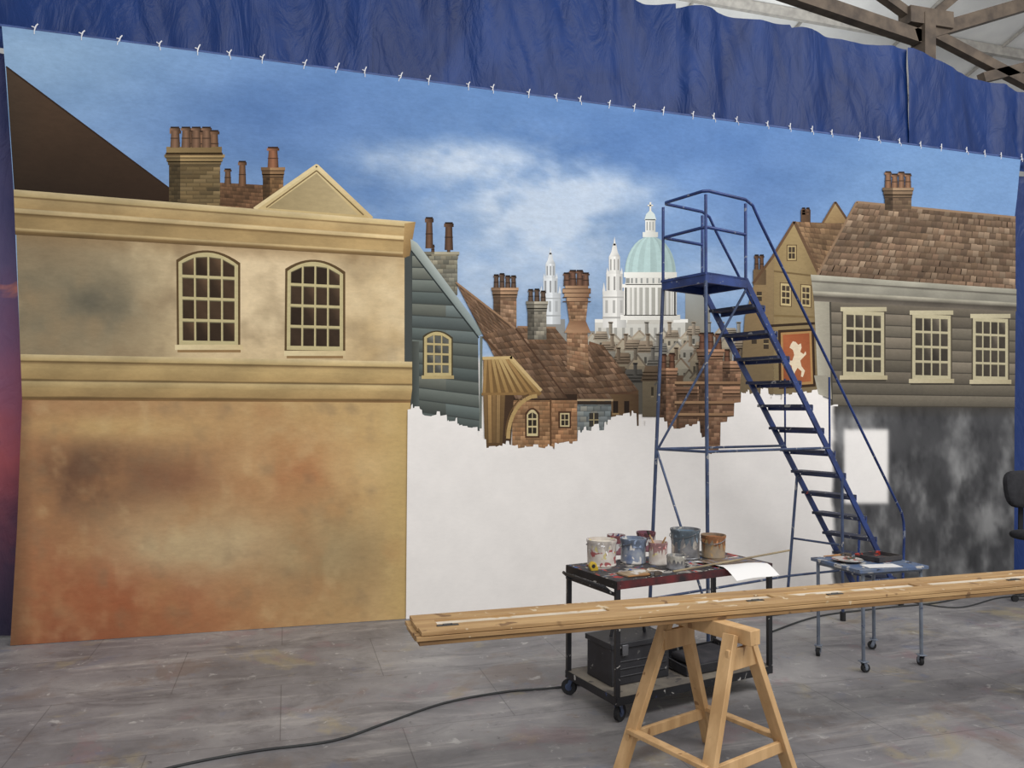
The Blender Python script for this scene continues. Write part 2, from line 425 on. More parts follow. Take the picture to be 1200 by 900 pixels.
for i in range(nb):
    k0=math.sin((i/nb-.5)*math.pi);k1=math.sin(((i+1)/nb-.5)*math.pi); pts=[]
    for j in range(9):
        a=j/8*math.pi/2*.94; pts.append((762+30*k0*math.cos(a),321-44*math.sin(a)))
    for j in range(8,-1,-1):
        a=j/8*math.pi/2*.94; pts.append((762+30*k1*math.cos(a),321-44*math.sin(a)))
    sh=1.06-.28*max(0,(i/nb-.35)); sh*=1.0 if i%2 else .93
    P.poly(pts,mul((172,197,195),sh))
P.up()
rect(731,319,793,325,(240,240,232),(208,206,196)); P.up()
rect(753,272,771,278,(226,228,222),(194,194,186)); rect(756,257,768,272,(232,232,226),(186,186,178)); P.poly([(755,258),(757,251),(762,246),(767,251),(769,258)],(204,214,210)); P.up()
for x in(757.5,761,764.5): rect(x,260,x+1.3,270,(150,152,148))
rect(761,237,763,248,(224,220,206)); rect(758.8,240,765.2,241.6,(224,220,206)); P.up()
# ---- small houses
HZ=(176,172,160)
def house(x,y,w,h,wc,rc,gable=True,win=2):
    rect(x,y,x+w,y+h,wc,mul(wc,.88),mul(wc,.84)); P.up()
    if gable: 
        P.poly([(x-1,y+1),(x+w*.5,y-h*.38),(x+w+1,y+1)],mul(wc,1.05)); P.up()
        line((x-2,y+2),(x+w*.5,y-h*.38),2,mul(rc,1.1)); line((x+w*.5,y-h*.38),(x+w+2,y+2),2.2,rc)
    else:
        P.poly([(x+w*.15,y-h*.4),(x+w*.95,y-h*.4),(x+w+2,y+1),(x-2,y+1)],cols=[mul(rc,1.2),rc,mul(rc,.85),mul(rc,.9)])
        for k in range(3): line((x,y-h*.1*k-1),(x+w,y-h*.1*k-1),.8,mul(rc,.75))
    P.up()
    for k in range(win):
        cx=x+w*(k+.6)/(win+.2); rect(cx-1.4,y+h*.18,cx+1.4,y+h*.42,mul(wc,.5)); rect(cx-1.6,y+h*.42,cx+1.6,y+h*.46,mul(wc,1.2))
    P.up()
rr=random.Random(5)
for row,(y,k,n,hz) in enumerate(((398,1.3,14,.65),(412,1.1,12,.45),(428,.95,11,.25),(446,.8,9,.08))):
    for i in range(n):
        x=686+i*(190/n)+rr.uniform(-4,4); w=190/n*1.1; hh=rr.uniform(18,28)+row*5
        if x>866: continue
        wc=rr.choice([(132,124,106),(136,120,94),(118,112,100),(144,128,102)]); rc=rr.choice([(96,84,70),(106,86,66),(88,84,78)])
        kk=k if x<800 else k*.85
        wc=lc(mul(wc,kk),HZ,hz);rc=lc(mul(rc,kk),HZ,hz*.8)
        house(x,y+rr.uniform(-6,4),w,hh,wc,rc,gable=rr.random()<.5,win=rr.choice([1,2]))
        if rr.random()<.5:
            cx=x+w*rr.uniform(.2,.8); rect(cx-2,y-20,cx+2,y-6,mul(rc,1.1),mul(rc,.75)); rect(cx-2.8,y-21,cx+2.8,y-19,rc); P.up()
# ---- brown pantile roofs, centre left
tp=[(116,90,70),(106,82,62),(128,101,80),(96,73,56),(136,110,88),(112,84,62)]
P.poly([(690,400),(706,405),(748,458),(744,500),(690,500)],cols=[(112,80,60),(118,84,62),(96,72,52),(70,52,40),(74,54,42)]); P.up()
tiles([(676,404),(706,404),(748,458),(708,462)],8,8,tp,bg=(66,46,34),jit=.15)
rect(712,462,748,505,(112,88,62),(84,64,46)); P.up()
for x in(718,731): rect(x,470,x+6,484,(44,34,28)); rect(x-1,484,x+7,486,(150,124,86)); P.up()
tiles([(604,384),(650,384),(718,468),(660,468)],13,11,tp,bg=(70,50,38),jit=.2)
line((606,383),(651,384),2,(150,116,88)); line((660,469),(718,469),2.5,(176,152,120)); P.up()
tiles([(676,470),(716,470),(716,525),(676,525)],9,5,[(122,128,128),(140,144,138),(104,112,112),(154,150,136)],bg=(80,84,84),jit=.2)
rect(676,470,716,474,(56,46,38)); P.up()
rect(690,484,701,500,(60,56,50)); P.up(); line((695.5,484),(695.5,500),1,(180,165,125)); line((690,492),(701,492),1,(180,165,125)); P.up()
tiles([(644,468),(676,468),(676,525),(644,525)],11,5,[(160,120,86),(172,130,94),(150,108,76)],bg=(118,84,58),jit=.1,gap=.06)
tiles([(600,466),(645,466),(645,526),(600,526)],12,7,[(156,119,84),(168,130,94),(146,107,74)],bg=(112,82,58),jit=.1,gap=.06)
rect(600,462,676,469,(56,42,32)); P.up()
window([(617,480),(630,480),(630,511),(617,511)],2,3,(206,188,142),(54,46,38),arch=.2,fw=.1,mw=.06,outer=(80,54,38))
window([(656,484),(667,484),(667,500),(656,500)],2,2,(206,188,142),(54,46,38),fw=.1,mw=.06,outer=(80,54,38))
line((645,468),(645,522),2,(96,68,46)); P.up()
brick=[(146,116,90),(132,98,76),(162,130,104),(120,92,70)]
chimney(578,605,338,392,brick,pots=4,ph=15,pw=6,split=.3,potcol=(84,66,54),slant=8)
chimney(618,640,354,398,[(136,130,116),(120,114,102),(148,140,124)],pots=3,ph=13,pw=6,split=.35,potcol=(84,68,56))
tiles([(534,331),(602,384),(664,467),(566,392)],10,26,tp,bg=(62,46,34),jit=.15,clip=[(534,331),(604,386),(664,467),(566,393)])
tiles([(566,392),(600,384),(664,467),(604,468)],12,9,tp,bg=(62,46,34),jit=.15)
line((534,331),(604,385),2,(152,120,92)); line((604,385),(664,467),1.6,(78,56,42)); line((566,394),(628,462),3,(88,64,46)); P.up()
bp=[(154,120,90),(142,106,80),(172,138,108),(128,94,70)]
tiles([(664,388),(688,388),(690,440),(664,432)],10,4,bp,bg=(96,68,50))
tiles([(663,350),(689,350),(686,378),(667,378)],7,4,bp,bg=(96,68,50))
P.poly([(667,376),(686,376),(692,390),(661,390)],cols=[(144,108,80),(128,92,68),(162,124,94),(180,142,108)]); P.up()
for y,e in((334,0),(339,3),(344,1),(349,-2)):
    rect(659-e+3,y,692+e-3,y+4,(186,150,116),(130,96,72)); rect(659,y+4,692,y+5,(88,64,48)); P.up()
for x,h in((664,14),(671,17),(679,17),(686,14)): pot(x,335-h,335,8,(96,70,56))
# timber porch
tan=[(180,150,98),(166,132,84),(194,166,112)]
P.poly([(566,420),(598,419),(633,458),(632,464),(566,462)],(120,92,56)); P.up()
for i in range(8):
    f=i/7; line((569+f*28,420),(567+f*64,461),3.6,random.choice(tan),(154,120,72))
P.up()
line((565,420),(600,419),3.5,(200,172,118)); line((598,418),(634,458),3.5,(204,176,124)); line((564,462),(634,461),3,(140,108,66)); P.up()
tiles([(566,463),(592,463),(590,528),(568,528)],1,5,[(142,112,72),(124,96,62),(152,122,82)],bg=(66,48,32),gap=.14)
P.poly([(592,463),(602,463),(598,526),(588,528)],(70,52,38)); P.up()
pts=[(629-34*math.sin(a),514-50*math.cos(a)) for a in [i/8*math.pi/2 for i in range(9)]]
pline(pts,4.5,(180,150,98)); P.up()
pline([(x-3,y-3) for x,y in pts[1:]],1.4,(100,76,48)); P.up()
# ---- brick stacks mid-right
bk=[(140,106,82),(124,92,70),(154,120,94),(112,80,62),(104,77,60)]
rect(770,440,800,505,(96,74,58),(86,66,50)); P.up()
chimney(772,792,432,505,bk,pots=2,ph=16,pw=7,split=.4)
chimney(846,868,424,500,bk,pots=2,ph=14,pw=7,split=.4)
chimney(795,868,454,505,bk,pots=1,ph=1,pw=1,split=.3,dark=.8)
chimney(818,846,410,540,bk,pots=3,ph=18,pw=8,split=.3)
for y in(447,470,484): rect(790,y,868,y+3,(168,134,100),(138,104,76)); rect(790,y+3,868,y+5,(76,56,42)); P.up()
# ---- ochre houses right
P.poly([(872,372),(884,330),(906,300),(906,462),(866,462)],cols=[(126,106,76),(136,112,78),(140,118,84),(112,96,70),(106,92,70)]); P.up()
pot(886,300,318,5,(84,60,44)); pot(892,300,318,5,(84,60,44)); rect(882,316,897,334,(110,88,62),(90,72,52)); P.up()
for(x,y)in((886,342),(893,372),(880,392),(894,398)):
    rect(x,y,x+6,y+11,(60,50,40)); P.up(); line((x,y+5),(x+6,y+5),1,(168,148,106)); P.up()
line((882,332),(907,298),3,(92,68,48)); P.up()
rect(938,246,949,266,(98,74,56),(76,58,44)); pot(941,245,252,4,(90,66,50)); pot(946,245,252,4,(90,66,50))
P.poly([(964,262),(978,237),(994,262)],cols=[(150,124,86),(160,136,96),(136,108,74)]); P.up()
line((962,264),(978,237),2.4,(110,84,60)); line((978,237),(996,264),2.6,(88,66,48)); P.up()
P.poly([(906,300),(930,262),(957,320),(960,462),(906,462)],cols=[(142,120,82),(158,136,94),(130,110,76),(116,100,74),(124,108,78)]); P.up()
tiles([(930,260),(1004,264),(1000,345),(960,325)],11,12,[(124,98,72),(112,86,64),(138,110,82)],clip=[(930,260),(1000,263),(990,340),(960,325)],bg=(80,60,46),jit=.15)
line((903,304),(930,260),3,(104,78,56)); line((930,260),(960,324),3.5,(100,76,56)); P.up()
window([(922,288),(932,288),(932,305),(922,305)],2,2,(178,156,110),(60,50,40),fw=.1,mw=.06,outer=(90,70,48),ow=1)
window([(914,332),(926,333),(926,359),(914,358)],2,3,(188,168,122),(62,52,42),fw=.1,mw=.06,outer=(90,70,48),ow=1)
window([(938,334),(949,335),(949,360),(938,359)],2,3,(182,162,116),(62,52,42),fw=.1,mw=.06,outer=(90,70,48),ow=1)
line((906,318),(957,324),2,(110,90,60)); line((906,370),(958,372),2.5,(120,100,66)); P.up()
# inn sign
line((902,382),(954,379),3,(50,38,28)); P.up()
P.poly([(911,387),(953,385),(955,453),(912,456)],(56,40,28)); P.up()
P.poly([(914,390),(950,388),(952,450),(915,452.5)],(168,128,80)); P.up()
P.poly([(916.5,392.5),(947.5,390.5),(949.5,447),(917.5,449.5)],cols=[(168,94,58),(146,78,48),(164,96,60),(130,70,44)]); P.up()
hs_=[(927,396),(931,397),(935,401),(939,399),(940,405),(938,411),(943,414),(946,410),(947,414),(942,419),(938,423),(940,431),(945,437),(942,446),(939,445),(940,438),(934,433),(930,439),(928,447),(924,446),(926,436),(925,430),(921,428),(920,434),(918,429),(921,423),(926,423),(929,415),(927,408),(922,405),(924,400)]
P.poly([(933+(x-933)*.78,421+(y-421)*.84) for x,y in hs_],(222,204,174)); P.up()
# ---- right-hand house
rp=[(124,102,82),(112,90,72),(134,114,94),(102,82,64),(118,94,76),(142,122,102),(108,88,72)]
tiles([(1000,236),(1189,254),(1189,342),(955,325)],12,30,rp,clip=[(1003,237),(1189,255),(1189,342),(955,325)],bg=(78,62,48),jit=.2,gap=.07,shade=(1.1,.8))
line((1003,237),(1189,255),2.5,(144,118,94)); line((1003,237),(957,322),2.5,(136,110,86)); P.up()
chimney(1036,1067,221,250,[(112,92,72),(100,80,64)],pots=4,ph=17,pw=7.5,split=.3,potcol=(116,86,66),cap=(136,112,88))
tiles([(1030,246),(1075,250),(1075,262),(1026,260)],2,8,rp,bg=(78,62,48),jit=.2)
tiles([(972,352),(1189,362),(1188,478),(973,476)],9,1,[(103,96,84),(97,90,78),(110,101,88)],gap=0,hg=.09,shade=(1.12,.84),var=.04,bg=(54,50,44))
P.poly([(953,350),(972,352),(974,468),(958,462)],cols=[(168,162,144),(150,144,128),(150,144,130),(176,172,156)]); P.up()
line((972,352),(974,476),2,(70,66,58)); P.up()
fasc=[(0,(170,166,150)),(.2,(150,146,132)),(.24,(90,84,76)),(.32,(150,146,132)),(.6,(136,132,120)),(.64,(174,168,150)),(.76,(122,116,104)),(.82,(80,74,66)),(1,(106,98,88))]
band([(949,322),(1190,339),(1190,365),(953,353)],fasc,1.02,.95)
for (x0,x1,y0,y1,dy) in((987,1035,364,440,2),(1068,1113,368,444,2),(1139,1180,372,445,2)):
    window([(x0,y0),(x1,y0+dy),(x1,y1+1),(x0,y1)],4,4,(184,174,142),(68,62,54),fw=.06,mw=.035,outer=(80,72,60),ow=1.6)
    rect(x0-3,y0-4,x1+3,y0+1,(194,184,152),(178,168,138)); rect(x0-4,y1,x1+4,y1+5,(194,182,150),(174,162,130)); rect(x0-2,y1+5,x1+2,y1+7,(64,58,50)); P.up()
# ---- ragged limit of the finished painting: primed canvas left bare below it
XR=[478,490,505,515,525,540,556,562,570,582,590,605,640,660,672,678,695,712,725,740,752,762,775,790,805,818,822,832,842,846,860,866,885,905,955,976]
YR=[476,479,485,481,492,494,501,513,521,525,518,524,522,516,521,507,498,494,487,485,498,497,488,504,500,496,512,534,526,492,484,462,458,464,458,472]
edge=[]; x=477.5
while x<974:
    w=random.choice([2,3,4,6,8]); y=float(np.interp(x+w/2,XR,YR))+random.gauss(0,2.2)
    if random.random()<.10: y+=random.uniform(3,7)
    edge.append((x+.2,y+random.uniform(-1,1))); edge.append((x+w-.4,y+random.uniform(-1,1))); x+=w
edge.append((981,474))
ex=np.array([e[0] for e in edge])
bt=726.8-(ex-475.5)*(48.0/711.5)
rows=[np.array([e[1] for e in edge])]
for f in(.25,.5,.75,1.0): rows.append(545+(bt-545)*f if f<1 else bt)
rows.insert(1,np.full(len(ex),545.0))
cl_=[sky(ex,np.maximum(r,440)) for r in rows]
# left edge follows the side of house one
lx=lambda r:np.where(ex<478.5,477.5-(r-476)*.008,ex)
for j in range(len(rows)-1):
    xa=lx(rows[j]);xb=lx(rows[j+1])
    for i in range(len(edge)-1):
        P.poly([(xa[i],rows[j][i]),(xa[i+1],rows[j][i+1]),(xb[i+1],rows[j+1][i+1]),(xb[i],rows[j+1][i])],cols=[tuple(cl_[j][i]),tuple(cl_[j][i+1]),tuple(cl_[j+1][i+1]),tuple(cl_[j+1][i])])
P.up()
P.poly([(953,440),(972,440),(974,468),(958,462)],cols=[(156,150,134),(148,142,128),(150,144,130),(176,172,156)]); P.up()
# ---- dark scumbled base right
def gray(u,v):
    n=fbm(u,v,34,71,5,1.5);n2=fbm(u,v,12,73,4,2.5);n3=fbm(u,v,90,75,3)
    c=np.ones(u.shape+(3,))*np.array([76,76,78.])
    c=MX(c,(138,138,138),2.8*np.clip(n-.48,0,1)*(.5+n2))
    c=MX(c,(54,54,56),2.4*np.clip(.52-n3,0,1))
    c=MX(c,(146,146,146),2.0*np.clip(n2-.52,0,1)*np.clip((v-500)/80,.2,1))
    c=MX(c,(48,48,50),2.2*np.clip(.45-n2,0,1))
    c=MX(c,(64,60,54),.7*np.clip((490-v)/14,0,1))
    sd=lambda x,w:1/(1+np.exp(-x/w))
    m=sd(u-988,.9)*sd(1040-u,.9)*sd(v-503,1)*sd(590-v,1)
    c=MX(c,(240,236,232),m)
    c=MX(c,(240,235,230),np.clip((978-u)/5+ (n-.5)*2,0,1))
    return c
P.grid([(973,476),(1187.7,478),(1187,679),(968,693.6)],120,110,gray); P.up()

U=np.array(P.u);L=np.array(P.l)
d=np.stack([U[:,0]-600,450-U[:,1],-F*np.ones(len(U))],1)@RW.T
W=CAM+d*(D/d[:,1])[:,None]
W[:,1]=D-L*0.000025
W[:,2]=np.maximum(W[:,2],.004)
me=bpy.data.meshes.new('painted_backdrop_cloth'); me.from_pydata(W.tolist(),[],P.f)
at=me.attributes.new('paint','FLOAT_COLOR','POINT')
PC=np.array(P.c); lum_=PC@np.array([.3,.59,.11]); PC=lum_[:,None]+(PC-lum_[:,None])*.95
C=np.ones((len(U),4)); C[:,:3]=Sn(PC); at.data.foreach_set('color',C.ravel())
m,nt,b=new_mat('scenic_paint_on_canvas')
a=nt.nodes.new('ShaderNodeAttribute'); a.attribute_name='paint'
n=noise_node(nt,5,8,objvec(nt)); r=ramp(nt,[(.3,(.97,.97,.97,1)),(.7,(1.03,1.03,1.03,1))]); nt.links.new(n.outputs[0],r.inputs[0])
n2=noise_node(nt,38,6,objvec(nt,(.5,1,1.2)),rough=.7); r2=ramp(nt,[(.3,(.88,.88,.88,1)),(.7,(1.08,1.08,1.08,1))]); nt.links.new(n2.outputs[0],r2.inputs[0])
hs=nt.nodes.new('ShaderNodeSeparateColor'); hs.mode='HSV'; nt.links.new(a.outputs['Color'],hs.inputs[0])
rs_=ramp(nt,[(.05,(.08,.08,.08,1)),(.3,(.85,.85,.85,1))]); nt.links.new(hs.outputs[1],rs_.inputs[0])
c=mix(nt,1.0,a.outputs['Color'],r.outputs[0],'MULTIPLY'); c=mix(nt,rs_.outputs[0],c,r2.outputs[0],'MULTIPLY')
nt.links.new(c,b.inputs['Base Color']); b.inputs['Roughness'].default_value=.85; b.inputs['Specular IOR Level'].default_value=.15
me.materials.append(m)
cloth=bpy.data.objects.new('painted_backdrop_cloth',me); scene.collection.objects.link(cloth)

# ================================================================== ROOM
m,nt,b=new_mat('worn_paint_frame_floor')
v=objvec(nt)
n1=noise_node(nt,1.1,8,v,.65); r1=ramp(nt,[(.3,S((100,98,100))),(.5,S((130,127,128))),(.68,S((154,151,149)))]); nt.links.new(n1.outputs[0],r1.inputs[0])
col=r1.outputs[0]
ns=noise_node(nt,2.2,8,objvec(nt,(.35,2.6,1)),.7); rs=ramp(nt,[(.53,(0,0,0,1)),(.75,(.85,.85,.85,1))]); nt.links.new(ns.outputs[0],rs.inputs[0])
col=mix(nt,rs.outputs[0],col,S((182,177,172)))
nd=noise_node(nt,1.7,9,objvec(nt,(.8,1.6,1)),.75,1.0); rd=ramp(nt,[(.5,(0,0,0,1)),(.7,(.75,.75,.75,1))]); nt.links.new(nd.outputs[0],rd.inputs[0])
col=mix(nt,rd.outputs[0],col,S((80,78,81)))
for sc,off,thr,cc,am in((1.3,3,.57,(164,150,112),.45),(1.9,9,.57,(138,108,112),.38),(2.6,15,.60,(98,108,134),.38),(1.5,27,.58,(116,100,90),.5),(5,33,.63,(120,98,80),.5),(9,21,.62,(196,193,189),.6),(14,30,.64,(60,58,60),.65),(20,41,.67,(192,188,182),.75),(34,55,.68,(62,60,62),.65),(28,61,.71,(196,184,144),.7)):
    t=nt.nodes.new('ShaderNodeTexCoord');mp=nt.nodes.new('ShaderNodeMapping');mp.inputs['Location'].default_value=(off,off,0)
    nt.links.new(t.outputs['Object'],mp.inputs[0]); nn=noise_node(nt,sc,6,mp.outputs[0],.65,.5)
    rr_=ramp(nt,[(thr,(0,0,0,1)),(thr+.08,(am,am,am,1))]); nt.links.new(nn.outputs[0],rr_.inputs[0]); col=mix(nt,rr_.outputs[0],col,S(cc))
br=nt.nodes.new('ShaderNodeTexBrick'); nt.links.new(objvec(nt),br.inputs['Vector'])
br.inputs['Color1'].default_value=(1,1,1,1);br.inputs['Color2'].default_value=(.9,.9,.9,1);br.inputs['Mortar'].default_value=(.42,.42,.42,1)
br.offset=0.5
br.inputs['Scale'].default_value=1;br.inputs['Brick Width'].default_value=1.22;br.inputs['Row Height'].default_value=.81;br.inputs['Mortar Size'].default_value=.003;br.inputs['Bias'].default_value=0
col=mix(nt,.7,col,br.outputs['Color'],'MULTIPLY')
nt.links.new(col,b.inputs['Base Color']); b.inputs['Roughness'].default_value=.48; b.inputs['Specular IOR Level'].default_value=.4
bp_=nt.nodes.new('ShaderNodeBump');bp_.inputs['Strength'].default_value=.25;bp_.inputs['Distance'].default_value=.01;nt.links.new(n1.outputs[0],bp_.inputs['Height']);nt.links.new(bp_.outputs[0],b.inputs['Normal'])
o=MB('floor',[m]); o.box((4,4,-.05),(26,20,.1)); o.build(smooth=False)
wallm=pm('painted_brick_wall',(196,196,194),(180,180,180),.9,scale=3)
o=MB('wall_back',[wallm]); o.box((4,12,4.5),(26,.2,9)); o.build(smooth=False)
roofm=pm('white_roof_lining',(226,226,222),(212,212,210),.7,scale=2)
o=MB('ceiling',[roofm])
def roofz(y): return 9.4-.28*(y-6)
o._add([(-9,5.5,roofz(5.5)),(17,5.5,roofz(5.5)),(17,12.2,roofz(12.2)),(-9,12.2,roofz(12.2))],[(0,1,2,3)],0)
o.build(smooth=False)
beam=pm('weathered_roof_steel',(112,98,84),(78,68,60),.7,scale=5,bump=.2)
o=MB('roof_truss',[beam])
yb=7.4
W_=lambda u,v,y=yb:on_wall(u,v,y)
o.bar(W_(880,-22),W_(1080,46),.12,.16); o.bar(W_(1070,44),W_(1260,-12),.12,.16)
o.bar(W_(1082,20),W_(1082,110),.16,.22); o.bar(W_(1060,20),W_(1110,28),.2,.2)
o.bar(W_(1088,38),W_(1260,128),.1,.12); o.bar(W_(1086,24),W_(1150,-30),.1,.1); o.bar(W_(1074,24),W_(985,-40),.1,.1)
o.bar(W_(1150,92),W_(1280,60),.1,.12)
o.bar(W_(1082,112),Vector((W_(1082,112).x,yb,0)),.16,.16)
o.bar(W_(700,-75),W_(880,-22),.12,.16)
o.build(smooth=False)
o=MB('roof_purlins',[pm('pale_purlin',(176,172,164),(150,146,140),.7)])
for y in(6.2,7.6,9.0,10.4,11.6): o.bar((-9,y,roofz(y)-.09),(17,y,roofz(y)-.09),.08,.16)
for x in np.arange(-8,17,2.0): o.bar((x,5.5,roofz(5.5)-.03),(x,12.1,roofz(12.1)-.03),.03,.05)
o.build(smooth=False)

# ---- tarpaulins
def tarp_mat(name,c1,c2,extra=None,rough=.38,zr=None,spec=.3):
    m,nt,b=new_mat(name); v=objvec(nt,(1,1,.5))
    n=noise_node(nt,1.6,7,v,.6,.8); r=ramp(nt,[(.3,S(c1)),(.7,S(c2))]); nt.links.new(n.outputs[0],r.inputs[0]); col=r.outputs[0]
    if zr:
        t=nt.nodes.new('ShaderNodeTexCoord'); sp=nt.nodes.new('ShaderNodeSeparateXYZ'); nt.links.new(t.outputs['Object'],sp.inputs[0])
        nn=noise_node(nt,1.4,4,objvec(nt)); ad=nt.nodes.new('ShaderNodeMath'); ad.operation='MULTIPLY_ADD'; ad.inputs[1].default_value=.22; nt.links.new(sp.outputs[2],ad.inputs[0])
        sb=nt.nodes.new('ShaderNodeMath'); sb.operation='MULTIPLY_ADD'; sb.inputs[1].default_value=.35; sb.inputs[2].default_value=-.17; nt.links.new(nn.outputs[0],sb.inputs[0]); nt.links.new(sb.outputs[0],ad.inputs[2])
        rz_=ramp(nt,[(p,S(c)) for p,c in zr]); nt.links.new(ad.outputs[0],rz_.inputs[0]); col=mix(nt,.8,col,rz_.outputs[0])
    if extra:
        for k,(sc,thr,cc) in enumerate(extra):
            nn=noise_node(nt,sc,4,objvec(nt,(1.2+k,1,.8)),.6,.5); rq=ramp(nt,[(thr,(0,0,0,1)),(thr+.12,(1,1,1,1))]); nt.links.new(nn.outputs[0],rq.inputs[0]); col=mix(nt,rq.outputs[0],col,S(cc))
    nt.links.new(col,b.inputs['Base Color']); b.inputs['Roughness'].default_value=rough; b.inputs['Specular IOR Level'].default_value=spec
    nb_=noise_node(nt,4,5,objvec(nt,(1.3,1,.5)),.55,1.8); bp=nt.nodes.new('ShaderNodeBump'); bp.inputs['Strength'].default_value=.4; bp.inputs['Distance'].default_value=.05
    nt.links.new(nb_.outputs[0],bp.inputs['Height']); nt.links.new(bp.outputs[0],b.inputs['Normal'])
    return m
def tarp(name,x0,x1,z0f,z1f,y,mat,amp=.03,k=9,seed=0,nx=None,nz=40):
    nx=nx or int((x1-x0)*60)+4; vs=[];fs=[]
    xs=np.linspace(x0,x1,nx+1); ts=np.linspace(0,1,nz+1)
    X,T=np.meshgrid(xs,ts)
    f1=fbm(X*100,T*60,60,seed+1,3,5); f2=fbm(X*100+T*40,T*100,30,seed+2,3,6); f3=fbm(X*100-T*60,T*100,9,seed+3,2,9)
    Y=y+amp*.8*np.sin(X*k+f1*12)*(.4+.6*T)+amp*2.6*(f1-.5)+amp*1.8*(f2-.5)+amp*.15*(f3-.5)
    Z0=np.array([z0f(x) for x in xs]);Z1=np.array([z1f(x) for x in xs])
    Z=Z0[None,:]*(1-T)+Z1[None,:]*T
    vs=np.stack([X,Y,Z],-1).reshape(-1,3).tolist(); w=nx+1
    for j in range(nz):
        for i in range(nx): a=j*w+i; fs.append((a,a+1,a+1+w,a+w))
    me=bpy.data.meshes.new(name); me.from_pydata(vs,[],fs); me.materials.append(mat)
    me.polygons.foreach_set('use_smooth',[True]*len(fs))
    ob=bpy.data.objects.new(name,me); scene.collection.objects.link(ob); return ob
ZT=4.33
blue=tarp_mat('blue_tarpaulin_plastic',(12,36,84),(22,54,114),rough=.42,spec=.22)
topz=lambda x:5.42-.03*abs(math.sin(x*2.6))-(max(0,x-5.9)*.17)-.03*(1 if x>4.6 else 0)
for (a,b_,s) in((-2.2,.62,3),(.6,3.36,11),(3.34,6.0,19),(5.98,9.2,27)):
    tarp('blue_tarpaulin',a,b_,lambda x:ZT-.08,topz,6.25+.012*(s%2),blue,amp=.04,k=4,seed=s)
tarp('blue_tarpaulin_drop',7.05,9.0,lambda x:.02,lambda x:ZT-.1,6.36,tarp_mat('deep_blue_tarp',(18,36,82),(38,62,120)),amp=.03,k=10,seed=31)
tarp('paint_stained_tarpaulin',-3.4,-1.60,lambda x:.02,lambda x:ZT-.1,6.33,tarp_mat('stained_tarp',(40,46,92),(92,84,112),[(2.2,.6,(190,120,104)),(2.4,.64,(34,40,76))],.6,zr=[(.0,(30,26,44)),(.12,(70,44,60)),(.28,(172,84,84)),(.42,(146,86,108)),(.6,(96,82,118)),(.8,(36,48,96))]),amp=.035,k=12,seed=41)
# pole with ties
o=MB('backdrop_hanging_pole',[pm('blue_painted_pipe',(60,84,140),(44,62,110),.5),pm('white_cotton_tie',(232,232,232),(210,210,214),.9)])
pL=on_wall(-30,26.5,6.15);pR=on_wall(1230,191,6.15)
o.tube([pL,pR],.015,0,12)
nt_=38
for i in range(nt_):
    p=pL.lerp(pR,(i+.5+random.uniform(-.15,.15))/nt_)
    o.tube([p+Vector((-.006,-.022,-.02)),p+Vector((0,-.026,.0)),p+Vector((.004,-.02,.024)),p+Vector((.014,-.012,.038+random.uniform(0,.015)))],.0045,1,6)
    a=random.uniform(-1,1)
    o.tube([p+Vector((0,-.026,0)),p+Vector((.015*a,-.035,-.02)),p+Vector((.02*a,-.03,-.04))],.003,1,6)
    o.tube([p+Vector((0,-.024,.01)),p+Vector((-.02,-.03,.015+.01*a))],.004,1,6)
o.build()

# ================================================================== PLATFORM LADDER
bl=pm('blue_ladder_paint',(38,62,122),(26,42,88),.4,scale=6,spots=[(22,.66,(120,126,140))])
gr=pm('worn_blue_grey_steel',(76,90,120),(54,64,90),.45,metal=.3,scale=9,spots=[(18,.64,(150,150,152))])
tread=pm('dark_blue_tread',(40,48,78),(28,34,54),.6,scale=10,spots=[(16,.64,(140,140,140)),(12,.7,(170,60,50))])
rub=pm('black_rubber',(22,22,24),(32,32,34),.8)
o=MB('mobile_platform_ladder',[bl,gr,tread,rub])
th=math.radians(17); r_=Vector((math.cos(th),math.sin(th),0)); s_=Vector((-math.sin(th),math.cos(th),0)); O=Vector((2.95,5.03,0))
PZ=2.63; TZ=3.22; hl=.21; hw=.21
def pt(a,b,z): return O+r_*a+s_*b+Vector((0,0,z))
o.box(O+Vector((0,0,PZ)),(2*hl+.03,2*hw+.02,.018),0,rz=th)
for (a,b,c,d_) in((-hl,-hw,hl,-hw),(-hl,hw,hl,hw),(-hl,-hw,-hl,hw),(hl,-hw,hl,hw)):
    o.bar(pt(a,b,PZ-.03),pt(c,d_,PZ-.03),.02,.07,0)
for a,b in((-hl,-hw),(-hl,hw),(hl,-hw),(hl,hw)): o.tube([pt(a,b,PZ-.05),pt(a,b,TZ-.03)],.011,0)
for z in(TZ,PZ+.33):
    o.tube([pt(hl,-hw,z),pt(-hl+.03,-hw,z),pt(-hl,-hw+.03,z),pt(-hl,hw-.03,z),pt(-hl+.03,hw,z),pt(hl,hw,z)],.012,0)
LR=2.0
foot=lambda b,dz=0:pt(hl+LR,b,.06+dz)
for b in(-hw,hw):
    o.bar(pt(hl,b,PZ-.01),foot(b),.014,.05,0,up=(0,0,1))
    o.tube([pt(hl,b,TZ),pt(hl+.08,b,TZ-.03),pt(hl+.16,b,TZ-.14),pt(hl+LR+.02,b,.8),pt(hl+LR+.05,b,.72),pt(hl+LR+.06,b,.62),pt(hl+LR+.02,b,.06)],.011,0)
    f=lambda t,h:pt(hl+LR*t,b,PZ*(1-t)+.06*t+h)
    for t in(.5,): o.tube([f(t,0),f(t,.60)],.008,0)
NS=13
for i in range(1,NS+1):
    t=i/(NS+1); c=pt(hl+LR*t,0,PZ*(1-t)+.06*t)
    o.box(c,(.14,2*hw,.022),2,rz=th); o.box(c+r_*.07+Vector((0,0,-.015)),(.012,2*hw,.045),0,rz=th)
FLf=pt(-hl-.1,hw+.04,.0);NLf=pt(-hl-.02,-hw-.04,0)
